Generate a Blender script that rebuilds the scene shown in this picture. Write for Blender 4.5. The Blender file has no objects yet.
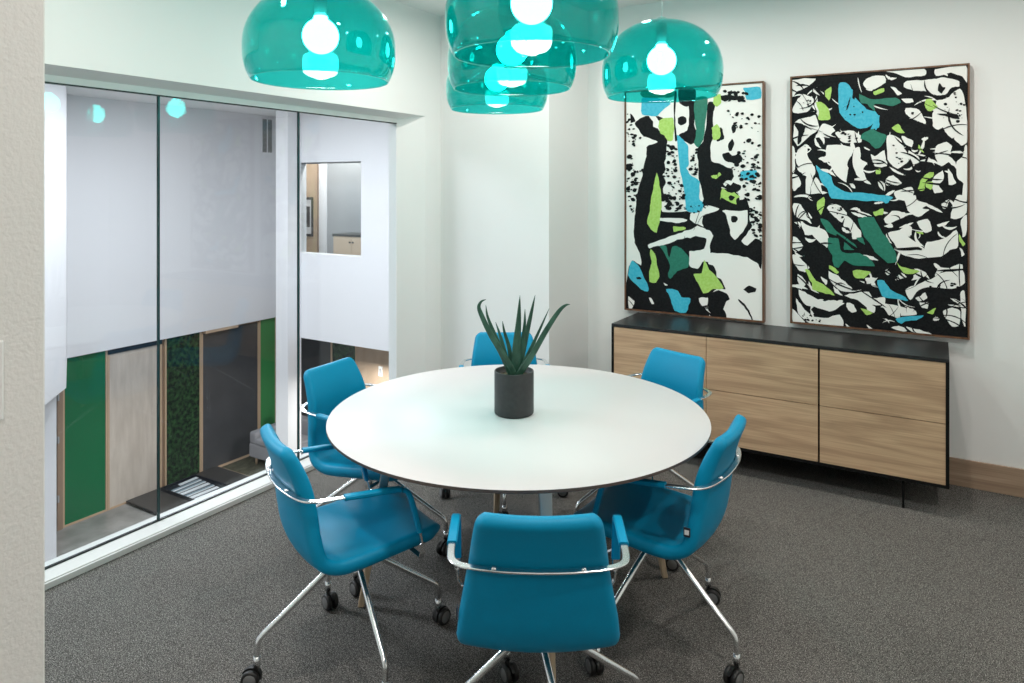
import bpy, bmesh, math, random
from mathutils import Vector, Matrix, noise
from mathutils.geometry import delaunay_2d_cdt
S = bpy.context.scene
COL = S.collection
R = math.radians

# ------------------------------------------------------------------ materials
def new_mat(name):
    m = bpy.data.materials.new(name); m.use_nodes = True
    nt = m.node_tree
    b = nt.nodes.get('Principled BSDF')
    return m, nt, b
def N(nt, typ, **kw):
    n = nt.nodes.new(typ)
    for k, v in kw.items():
        if k in n.inputs: n.inputs[k].default_value = v
        else: setattr(n, k, v)
    return n
def plain(name, col, rough=.5, metal=0., spec=.5, coat=0.):
    m, nt, b = new_mat(name)
    b.inputs['Base Color'].default_value = (*col, 1)
    b.inputs['Roughness'].default_value = rough
    b.inputs['Metallic'].default_value = metal
    b.inputs['Specular IOR Level'].default_value = spec
    b.inputs['Coat Weight'].default_value = coat
    return m
def coords(nt, scale=(1, 1, 1), rot=(0, 0, 0)):
    tc = N(nt, 'ShaderNodeTexCoord'); mp = N(nt, 'ShaderNodeMapping')
    mp.inputs['Scale'].default_value = scale; mp.inputs['Rotation'].default_value = rot
    nt.links.new(tc.outputs['Object'], mp.inputs['Vector'])
    return mp.outputs['Vector']
def ramp(nt, fac, stops):
    r = N(nt, 'ShaderNodeValToRGB')
    el = r.color_ramp.elements
    while len(el) < len(stops): el.new(.5)
    for e, (p, c) in zip(el, stops): e.position = p; e.color = (*c, 1)
    nt.links.new(fac, r.inputs['Fac'])
    return r.outputs['Color']
def bump(nt, b, h, strength, dist):
    bp = N(nt, 'ShaderNodeBump'); bp.inputs['Strength'].default_value = strength; bp.inputs['Distance'].default_value = dist
    nt.links.new(h, bp.inputs['Height']); nt.links.new(bp.outputs['Normal'], b.inputs['Normal'])
def noisy(name, c1, c2, scale, rough=.5, bstr=.0, bdist=.001, stretch=(1, 1, 1), detail=3, lo=.35, hi=.65, **kw):
    m = plain(name, c1, rough, **kw); nt = m.node_tree; b = nt.nodes['Principled BSDF']
    n = N(nt, 'ShaderNodeTexNoise', Scale=scale, Detail=detail)
    nt.links.new(coords(nt, stretch), n.inputs['Vector'])
    nt.links.new(ramp(nt, n.outputs['Fac'], [(lo, c1), (hi, c2)]), b.inputs['Base Color'])
    if bstr: bump(nt, b, n.outputs['Fac'], bstr, bdist)
    return m
def wood(name, c1, c2, c3, axis='x', scale=1., rough=.45):
    """plain-sawn wood, grain running along one axis"""
    m, nt, b = new_mat(name)
    st = {'x': (.55, 1, 6), 'z': (6, 1, .5), 'y': (1, .55, 6)}[axis]
    v = coords(nt, tuple(s*scale for s in st))
    n1 = N(nt, 'ShaderNodeTexNoise', Scale=1.6, Detail=4, Distortion=.6); nt.links.new(v, n1.inputs['Vector'])
    mu = N(nt, 'ShaderNodeMath', operation='MULTIPLY'); mu.inputs[1].default_value = 9.; nt.links.new(n1.outputs['Fac'], mu.inputs[0])
    fr = N(nt, 'ShaderNodeMath', operation='PINGPONG'); fr.inputs[1].default_value = 1.; nt.links.new(mu.outputs[0], fr.inputs[0])
    st2 = {'x': (3, 1, 160), 'z': (160, 1, 3), 'y': (1, 3, 160)}[axis]
    v2 = coords(nt, st2); n2 = N(nt, 'ShaderNodeTexNoise', Scale=1., Detail=2); nt.links.new(v2, n2.inputs['Vector'])
    mx = N(nt, 'ShaderNodeMath', operation='MULTIPLY_ADD'); mx.inputs[1].default_value = .45
    nt.links.new(fr.outputs[0], mx.inputs[0]); nt.links.new(n2.outputs['Fac'], mx.inputs[2])
    nt.links.new(ramp(nt, mx.outputs[0], [(.3, c1), (.62, c2), (1.0, c3)]), b.inputs['Base Color'])
    b.inputs['Roughness'].default_value = rough
    bump(nt, b, n2.outputs['Fac'], .15, .0005)
    return m
def seethrough(name, tint, refl=1., rough=0., glow_=None):
    """clear sheet: coloured transmission plus a schlick reflection"""
    m, nt, b = new_mat(name); nt.nodes.remove(b)
    out = nt.nodes['Material Output']
    tr = N(nt, 'ShaderNodeBsdfTransparent'); tr.inputs['Color'].default_value = (*tint, 1)
    gl = N(nt, 'ShaderNodeBsdfGlossy'); gl.inputs['Color'].default_value = (1, 1, 1, 1); gl.inputs['Roughness'].default_value = rough
    lw = N(nt, 'ShaderNodeLayerWeight'); lw.inputs['Blend'].default_value = .5
    pw = N(nt, 'ShaderNodeMath', operation='POWER'); pw.inputs[1].default_value = 5.
    ma = N(nt, 'ShaderNodeMath', operation='MULTIPLY_ADD'); ma.inputs[1].default_value = .9*refl; ma.inputs[2].default_value = .04*refl
    mx = N(nt, 'ShaderNodeMixShader')
    L = nt.links.new
    L(lw.outputs['Facing'], pw.inputs[0]); L(pw.outputs[0], ma.inputs[0]); L(ma.outputs[0], mx.inputs[0])
    if glow_:
        tl = N(nt, 'ShaderNodeBsdfTranslucent'); tl.inputs['Color'].default_value = (*glow_, 1)
        m2 = N(nt, 'ShaderNodeMixShader'); m2.inputs[0].default_value = .055
        L(tr.outputs[0], m2.inputs[1]); L(tl.outputs[0], m2.inputs[2]); src = m2.outputs[0]
    else: src = tr.outputs[0]
    L(src, mx.inputs[1]); L(gl.outputs[0], mx.inputs[2]); L(mx.outputs[0], out.inputs['Surface'])
    return m
def glow(name, col, s):
    m, nt, b = new_mat(name)
    b.inputs['Base Color'].default_value = (*col, 1)
    b.inputs['Emission Color'].default_value = (*col, 1); b.inputs['Emission Strength'].default_value = s
    return m

def carpet_mat():
    m, nt, b = new_mat('carpet'); L = nt.links.new
    v = coords(nt)
    n = N(nt, 'ShaderNodeTexNoise', Scale=290., Detail=2); L(v, n.inputs['Vector'])
    n2 = N(nt, 'ShaderNodeTexNoise', Scale=1.3, Detail=3); L(v, n2.inputs['Vector'])
    vr = coords(nt, (1, 1, 1), (0, 0, R(38)))
    w = N(nt, 'ShaderNodeTexVoronoi', Scale=130.); L(vr, w.inputs['Vector'])
    base = ramp(nt, n.outputs['Fac'], [(.36, (.028, .027, .025)), (.5, (.13, .123, .115)), (.66, (.34, .322, .303))])
    mul = N(nt, 'ShaderNodeMix', data_type='RGBA', blend_type='MULTIPLY'); mul.inputs['Factor'].default_value = 1.
    L(base, mul.inputs['A'])
    L(ramp(nt, w.outputs['Distance'], [(.1, (1.25, 1.25, 1.25)), (.75, (.62, .62, .62))]), mul.inputs['B'])
    mul2 = N(nt, 'ShaderNodeMix', data_type='RGBA', blend_type='MULTIPLY'); mul2.inputs['Factor'].default_value = 1.
    L(mul.outputs['Result'], mul2.inputs['A'])
    L(ramp(nt, n2.outputs['Fac'], [(.3, (.88, .88, .88)), (.7, (1.1, 1.1, 1.1))]), mul2.inputs['B'])
    L(mul2.outputs['Result'], b.inputs['Base Color'])
    b.inputs['Roughness'].default_value = .95; b.inputs['Specular IOR Level'].default_value = .1
    bump(nt, b, n.outputs['Fac'], .5, .004)
    return m
def wall_mat(name, col, sc=220., st=.12):
    m, nt, b = new_mat(name)
    b.inputs['Base Color'].default_value = (*col, 1); b.inputs['Roughness'].default_value = .6; b.inputs['Specular IOR Level'].default_value = .3
    n = N(nt, 'ShaderNodeTexNoise', Scale=sc, Detail=2); nt.links.new(coords(nt), n.inputs['Vector'])
    bump(nt, b, n.outputs['Fac'], st, .002)
    return m

M = dict(
    wall=wall_mat('white wall paint', (.80, .80, .79)),
    textured=wall_mat('textured wall paint', (.78, .765, .74), 130., .55),
    ceiling=plain('ceiling paint', (.82, .82, .81), .8),
    carpet=carpet_mat(),
    sill=plain('white sill', (.57, .57, .555), .45, spec=.3),
    glass=seethrough('window glass', (.94, .965, .975), .62),
    glassedge=plain('dark green glass edge', (.015, .05, .05), .2),
    channel=plain('dark glazing channel', (.01, .015, .015), .4),
    atrium=wall_mat('atrium wall paint', (.80, .80, .82), 160., .08),
    atrium_floor=noisy('polished concrete', (.20, .20, .19), (.32, .31, .30), 3., .35),
    oak_x=wood('pale oak', (.60, .415, .26), (.51, .345, .212), (.39, .255, .155), 'x'),
    skirting=wood('brown oak skirting', (.44, .32, .225), (.37, .26, .18), (.28, .19, .13), 'x'),
    leg_wood=wood('table leg oak', (.66, .52, .37), (.58, .44, .30), (.45, .33, .22), 'z', 1.5),
    walnut=wood('walnut frame', (.21, .105, .055), (.15, .07, .035), (.09, .04, .02), 'z'),
    black=plain('black lacquer', (.006, .006, .006), .5, spec=.15),
    blacktop=noisy('black sideboard top', (.016, .017, .018), (.024, .025, .026), 30., .36, spec=.35),
    tablewhite=plain('white laminate', (.63, .605, .605), .42, spec=.3),
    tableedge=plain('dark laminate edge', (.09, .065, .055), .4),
    metal_grey=plain('brushed aluminium', (.52, .51, .49), .35, 1.),
    chrome=plain('chrome', (.80, .81, .82), .22, 1.),
    satin=plain('satin chrome', (.72, .73, .74), .25, 1.),
    leather=noisy('turquoise leather', (.0, .235, .42), (.0, .255, .45), 400., .45, .08, .0006, spec=.22),
    rubber=plain('black rubber', (.012, .012, .012), .45),
    hubcap=plain('grey caster cap', (.16, .16, .16), .35),
    tagwhite=plain('white tag', (.8, .8, .8), .6),
    tagdark=plain('dark tag', (.02, .02, .03), .6),
    teal=seethrough('transparent teal acrylic', (.19, .80, .785), 1.0, glow_=(.0, .62, .56)),
    clear=seethrough('clear acrylic', (.72, .88, .87), 1.5),
    bulb=glow('lit bulb', (1., .985, .95), 33.),
    cord=plain('clear cord', (.62, .66, .66), .3),
    socket=plain('grey lamp socket', (.22, .25, .25), .6, spec=.2),
    pot=noisy('charcoal ceramic', (.028, .028, .029), (.036, .036, .037), 60., .5),
    soil=noisy('soil', (.05, .035, .02), (.13, .10, .06), 60., .9, .8, .01),
    aloe=noisy('aloe leaf', (.018, .062, .038), (.05, .125, .085), 30., .42, .1, .001, (1, 1, .4)),
    canvas=plain('primed canvas', (.80, .80, .77), .6),
    k=noisy('black paint', (.006, .007, .008), (.012, .013, .014), 90., .5, .3, .001, spec=.1),
    w=plain('white paint', (.80, .80, .77), .55),
    g=noisy('lime paint', (.33, .56, .10), (.42, .64, .16), 60., .5),
    b=noisy('cyan paint', (.02, .39, .56), (.06, .46, .61), 60., .5),
    d=noisy('emerald paint', (.004, .145, .095), (.012, .18, .12), 60., .5),
    plastic=plain('white plastic', (.80, .80, .79), .35),
    green_panel=plain('deep green panel', (.012, .15, .06), .25),
    bright_green=plain('green panel', (.05, .27, .085), .4),
    ply=noisy('whitewashed plywood', (.50, .43, .37), (.60, .53, .46), 3., .5, stretch=(1, 3, .6)),
    ply2=noisy('birch plywood', (.36, .26, .18), (.43, .32, .23), 3., .5, stretch=(2, 1, .6)),
    moss=noisy('preserved moss', (.002, .012, .005), (.03, .10, .03), 14., .95, 1., .05, detail=5, lo=.42, hi=.68),
    slate=noisy('slate grey panel', (.055, .056, .062), (.07, .072, .078), 2., .4),
    trimwood=plain('pale wood batten', (.52, .37, .25), .5),
    brownwood=plain('door frame wood', (.30, .21, .15), .5),
    charcoal=plain('charcoal laminate', (.045, .043, .042), .45),
    sofa=noisy('grey upholstery', (.26, .26, .28), (.31, .31, .33), 120., .9),
    rug=noisy('olive brown rug', (.05, .05, .03), (.09, .085, .055), 8., .9),
    navy=plain('navy tray', (.01, .014, .022), .4),
    paper=plain('magazine paper', (.72, .76, .80), .5),
    paper_blue=plain('blue grey magazine cover', (.22, .30, .36), .4),
    kitchen_oak=plain('kitchen oak', (.60, .45, .32), .5),
    splash=plain('grey glossy splashback', (.34, .35, .36), .15),
    vent=plain('vent metal', (.34, .35, .36), .5),
    lightpanel=glow('luminous ceiling panel', (.86, .93, 1.), 5.),
    downlight=glow('downlight lens', (1., .97, .92), 6.),
)

# ------------------------------------------------------------------ mesh helpers
class MB:
    def __init__(s): s.v = []; s.f = []; s.mi = []; s.sm = []
    def add(s, vs, fs, mi=0, sm=False):
        o = len(s.v); s.v += [tuple(p) for p in vs]
        for f in fs: s.f.append(tuple(i+o for i in f)); s.mi.append(mi); s.sm.append(sm)
        return s
    def box(s, x0, x1, y0, y1, z0, z1, mi=0):
        return s.add([(x, y, z) for z in (z0, z1) for y in (y0, y1) for x in (x0, x1)],
                     [(0, 2, 3, 1), (4, 5, 7, 6), (0, 1, 5, 4), (2, 6, 7, 3), (0, 4, 6, 2), (1, 3, 7, 5)], mi)
    def prism(s, poly, z0, z1, mi=0, axis='z'):
        n = len(poly)
        def P(a, b, c): return {'z': (a, b, c), 'y': (a, c, b), 'x': (c, a, b)}[axis]
        vs = [P(a, b, z0) for a, b in poly] + [P(a, b, z1) for a, b in poly]
        fs = [tuple(range(n))[::-1], tuple(range(n, 2*n))] + [(i, (i+1) % n, n+(i+1) % n, n+i) for i in range(n)]
        return s.add(vs, fs, mi)
    def lathe(s, prof, seg=32, mi=0, org=(0, 0, 0), sm=True, mat=None):
        vs = []; fs = []; n = len(prof)
        for k in range(seg):
            a = 2*math.pi*k/seg
            for r_, z in prof:
                p = Vector((r_*math.cos(a), r_*math.sin(a), z))
                if mat: p = mat @ p
                vs.append((p.x+org[0], p.y+org[1], p.z+org[2]))
        for k in range(seg):
            k2 = (k+1) % seg
            for i in range(n-1): fs.append((k*n+i, k2*n+i, k2*n+i+1, k*n+i+1))
        return s.add(vs, fs, mi, sm)
    def tube(s, pts, rad, seg=12, mi=0, cap=True):
        pts = [Vector(p) for p in pts]; n = len(pts)
        rads = rad if isinstance(rad, (list, tuple)) else [rad]*n
        up = None; vs = []
        for i, p in enumerate(pts):
            t = (pts[min(i+1, n-1)]-pts[max(i-1, 0)]).normalized()
            if up is None:
                up = t.orthogonal().normalized()
            up = (up - t*up.dot(t)).normalized(); sd = t.cross(up)
            for k in range(seg):
                a = 2*math.pi*k/seg; vs.append(p+(up*math.cos(a)+sd*math.sin(a))*rads[i])
        fs = [(i*seg+k, i*seg+(k+1) % seg, (i+1)*seg+(k+1) % seg, (i+1)*seg+k) for i in range(n-1) for k in range(seg)]
        if cap: fs += [tuple(range(seg))[::-1], tuple(range((n-1)*seg, n*seg))]
        return s.add(vs, fs, mi, True)
    def strap(s, pts, wdirs, wid, thk, mi=0, rnd=.3):
        """flat strip with softened edges swept along pts"""
        pts = [Vector(p) for p in pts]; n = len(pts); vs = []
        prof = []
        c = thk*rnd
        for sx, sy in ((1, 1), (-1, 1), (-1, -1), (1, -1)):
            a = [(sx*(wid/2), sy*(thk/2-c)), (sx*(wid/2-c), sy*thk/2)]
            prof += a if sx*sy > 0 else a[::-1]
        m = len(prof)
        for i, p in enumerate(pts):
            t = (pts[min(i+1, n-1)]-pts[max(i-1, 0)]).normalized()
            w = Vector(wdirs[i]); w = (w-t*w.dot(t)).normalized(); q = t.cross(w)
            for a, b in prof: vs.append(p+w*a+q*b)
        fs = [(i*m+k, i*m+(k+1) % m, (i+1)*m+(k+1) % m, (i+1)*m+k) for i in range(n-1) for k in range(m)]
        fs += [tuple(range(m))[::-1], tuple(range((n-1)*m, n*m))]
        return s.add(vs, fs, mi, False)
    def build(s, name, mats, parent=None, bevel=0, seg=2, weld=False, loc=None):
        me = bpy.data.meshes.new(name)
        me.from_pydata([tuple(v) for v in s.v], [], s.f)
        if not isinstance(mats, (list, tuple)): mats = [mats]
        for m in mats: me.materials.append(m)
        for p, mi, sm in zip(me.polygons, s.mi, s.sm): p.material_index = mi; p.use_smooth = sm
        bm = bmesh.new(); bm.from_mesh(me)
        if weld: bmesh.ops.remove_doubles(bm, verts=bm.verts, dist=1e-5)
        bmesh.ops.recalc_face_normals(bm, faces=bm.faces)
        bm.to_mesh(me); bm.free()
        o = bpy.data.objects.new(name, me); COL.objects.link(o)
        if parent: o.parent = parent
        if loc: o.location = loc
        if bevel:
            b = o.modifiers.new('bevel', 'BEVEL'); b.width = bevel; b.segments = seg; b.limit_method = 'ANGLE'; b.angle_limit = R(40)
        return o
def tag(o, label, cat, group=None):
    o['label'] = label; o['category'] = cat
    if group: o['group'] = group
    return o
def thing(name, loc, rz, label, cat, group=None):
    o = bpy.data.objects.new(name, None); COL.objects.link(o); o.location = loc; o.rotation_euler = (0, 0, rz); o.empty_display_size = .1
    return tag(o, label, cat, group)
def struct(o): o['kind'] = 'structure'; return o
def kids(o): return [c for c in bpy.data.objects if c.parent == o]
def copy_tree(o, parent=None):
    c = o.copy(); COL.objects.link(c)
    if parent: c.parent = parent
    for ch in kids(o): copy_tree(ch, c)
    return c
def spline(P, n):
    """catmull-rom through P, n samples per span"""
    P = [Vector(p) for p in P]; out = []
    Q = [P[0]*2-P[1]]+P+[P[-1]*2-P[-2]]
    for i in range(1, len(Q)-2):
        for k in range(n):
            t = k/n; a, b, c, d = Q[i-1:i+3]
            out.append(.5*((2*b)+(c-a)*t+(2*a-5*b+4*c-d)*t*t+(3*b-a-3*c+d)*t**3))
    out.append(P[-1]); return out
DL, AL, EXPO = .58, 2.3, 0
ART1=[('k',[(89,783),(68,692),(61,626),(54,534),(61,456),(96,392),(109,302),(41,331),(6,230),(0,0),(231,0),(465,0),(574,0),(562,68),(568,118),(587,150),(636,185),(678,182),(648,241),(624,258),(618,294),(593,330),(568,341),(565,408),(696,409),(815,390),(873,363),(902,323),(902,496),(862,512),(815,469),(780,497),(815,547),(844,590),(827,631),(827,715),(803,763),(768,757),(744,811),(574,836),(525,711),(574,675),(525,649),(490,661),(427,678),(258,669),(247,784)]),
('k',[(565,1391),(610,1382),(599,1303),(599,1235),(593,1155),(582,1121),(586,1007),(633,989),(678,972),(717,949),(731,909),(717,870),(777,848),(766,814),(733,803),(656,836),(644,802),(650,746),(542,745),(519,848),(502,894),(507,963),(496,1044),(502,1107),(536,1140),(554,1248)]),
('k',[(60,1277),(111,1314),(161,1320),(192,1283),(192,1251),(229,1233),(254,1197),(286,1178),(294,1142),(282,1060),(286,1037),(272,1002),(282,954),(260,919),(286,872),(260,824),(272,742),(75,740),(92,836),(117,914),(123,968),(148,1052),(148,1105),(167,1123),(225,1145),(148,1177),(123,1184),(92,1227)]),
('k',[(210,1317),(254,1309),(284,1290),(260,1279),(229,1287)]),
('k',[(368,1298),(392,1308),(425,1295),(418,1260),(386,1244),(366,1263)]),
('k',[(434,1490),(486,1470),(481,1309),(475,1240),(496,1182),(486,1136),(451,1120),(410,1144),(368,1175),(392,1197),(428,1208),(437,1254),(440,1369)]),
('k',[(338,1469),(356,1468),(347,1316),(354,1199),(362,1152),(344,1152),(338,1317)]),
('k',[(368,1490),(469,1489),(463,1391),(428,1370),(380,1396)]),
('k',[(28,1345),(53,1325),(66,1289),(34,1278)]),
('k',[(296,1113),(338,1117),(350,1094),(320,1083)]),
('k',[(449,1392),(478,1379),(475,1252),(493,1193),(478,1136),(449,1137)]),
('k',[(562,117),(587,150),(636,172),(678,157),(708,123),(684,103),(666,52),(684,0),(581,0),(562,68)]),
('k',[(756,121),(780,117),(815,77),(850,3),(841,2),(803,64)]),
('k',[(633,1420),(678,1429),(799,1404),(788,1388),(733,1395),(667,1392)]),
('k',[(656,1046),(695,1062),(722,1038),(766,1043),(788,1015),(755,982),(711,994),(678,1006)]),
('k',[(695,1107),(717,1145),(733,1117),(717,1072),(700,1073)]),
('k',[(717,1218),(733,1240),(747,1217),(739,1189),(722,1184)]),
('k',[(639,1222),(661,1209),(667,1153),(644,1137),(622,1137)]),
('w',[(164,631),(258,631),(349,633),(433,622),(375,598),(271,608),(177,618)]),
('w',[(157,445),(231,476),(323,511),(414,546),(490,576),(500,580),(574,557),(597,521),(581,465),(578,415),(568,353),(531,351),(506,306),(474,304),(471,304),(442,321),(442,409),(474,417),(543,438),(556,501),(487,517),(449,503),(427,502),(362,487),(284,450),(204,436),(171,422)]),
('w',[(660,689),(768,684),(815,691),(815,607),(780,546),(738,502),(714,525),(696,604),(678,664)]),
('w',[(449,660),(487,686),(562,718),(636,700),(599,675),(537,649),(525,612),(537,577),(487,598),(449,622)]),
('w',[(13,86),(61,51),(41,3),(20,8)]),
('w',[(164,85),(184,80),(202,50),(184,46)]),
('w',[(264,196),(297,179),(277,177)]),
('w',[(506,107),(568,118),(562,55),(581,14),(525,65)]),
('w',[(661,859),(695,881),(728,876),(717,848),(695,859),(678,842)]),
('g',[(217,937),(241,848),(254,750),(251,682),(218,527),(150,589),(171,680),(179,749),(198,848)]),
('g',[(235,1281),(272,1302),(332,1299),(338,1223),(332,1153),(296,1148),(272,1184),(241,1203),(229,1245)]),
('g',[(177,416),(204,385),(218,334),(238,232),(211,192),(171,196),(164,266),(184,319),(171,383)]),
('g',[(336,575),(420,571),(401,552),(336,541)]),
('g',[(543,364),(574,304),(611,269),(666,187),(599,176),(537,140),(506,200),(474,248),(468,266),(525,276)]),
('g',[(656,831),(695,803),(733,803),(772,775),(750,763),(744,726),(714,738),(654,768),(644,757)]),
('g',[(593,1224),(622,1245),(644,1216),(639,1154),(599,1144)]),
('g',[(582,910),(622,916),(639,933),(650,916),(622,893),(593,896)]),
('g',[(605,1428),(650,1436),(650,1380),(622,1359),(599,1383)]),
('b',[(111,1437),(161,1457),(320,1400),(260,1356),(210,1317),(111,1335)]),
('b',[(359,1181),(404,1150),(434,1109),(440,987),(422,964),(451,917),(510,871),(510,752),(537,736),(525,680),(474,667),(420,685),(416,752),(392,895),(374,988)]),
('b',[(41,331),(96,288),(164,150),(144,125),(96,145),(13,231)]),
('b',[(284,156),(362,152),(388,110),(452,102),(420,8),(343,11),(317,85)]),
('b',[(793,1466),(895,1464),(895,1392),(810,1392),(804,1431)]),
('b',[(772,937),(874,941),(869,892),(810,881),(777,892)]),
('d',[(478,1425),(565,1419),(548,1249),(536,1146),(502,1101),(473,1125),(490,1194),(475,1310)]),
('d',[(238,444),(284,446),(304,364),(330,442),(388,432),(440,371),(433,308),(362,278),(313,225),(297,249),(310,313),(277,388)]),
('d',[(111,1490),(332,1487),(332,1440),(235,1441),(123,1448)]),
('k',[(75,217),(96,223),(114,214),(96,204),(79,206)]),
('k',[(714,647),(742,650),(756,636),(738,611),(718,617)]),
('k',[(792,190),(827,213),(873,202),(862,177),(821,168)]),
('k',[(696,775),(718,787),(738,772),(720,753),(702,756)])]
DOT1=[(60,14,[(278,1119),(356,1117),(386,895),(416,752),(272,750),(286,872),(260,919)]),
(55,16,[(8,1091),(85,993),(123,956),(79,748),(8,748)]),
(20,14,[(449,1114),(496,1101),(502,917),(449,917)]),
(80,13,[(788,1126),(895,1145),(895,756),(799,755),(777,881),(722,960)]),
(30,14,[(656,1459),(810,1448),(810,1381),(656,1391)]),
(40,13,[(827,715),(899,740),(899,502),(850,530)]),
(30,18,[(258,784),(414,785),(420,685),(284,669)]),
(25,12,[(8,1358),(111,1172),(34,1090),(8,1213)]),
(25,10,[(678,1333),(890,1288),(890,1178),(744,1184)]),
(14,8,[(449,710),(599,762),(587,712),(474,660)]),
(12,9,[(0,783),(61,783),(54,665),(6,678)])]
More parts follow.
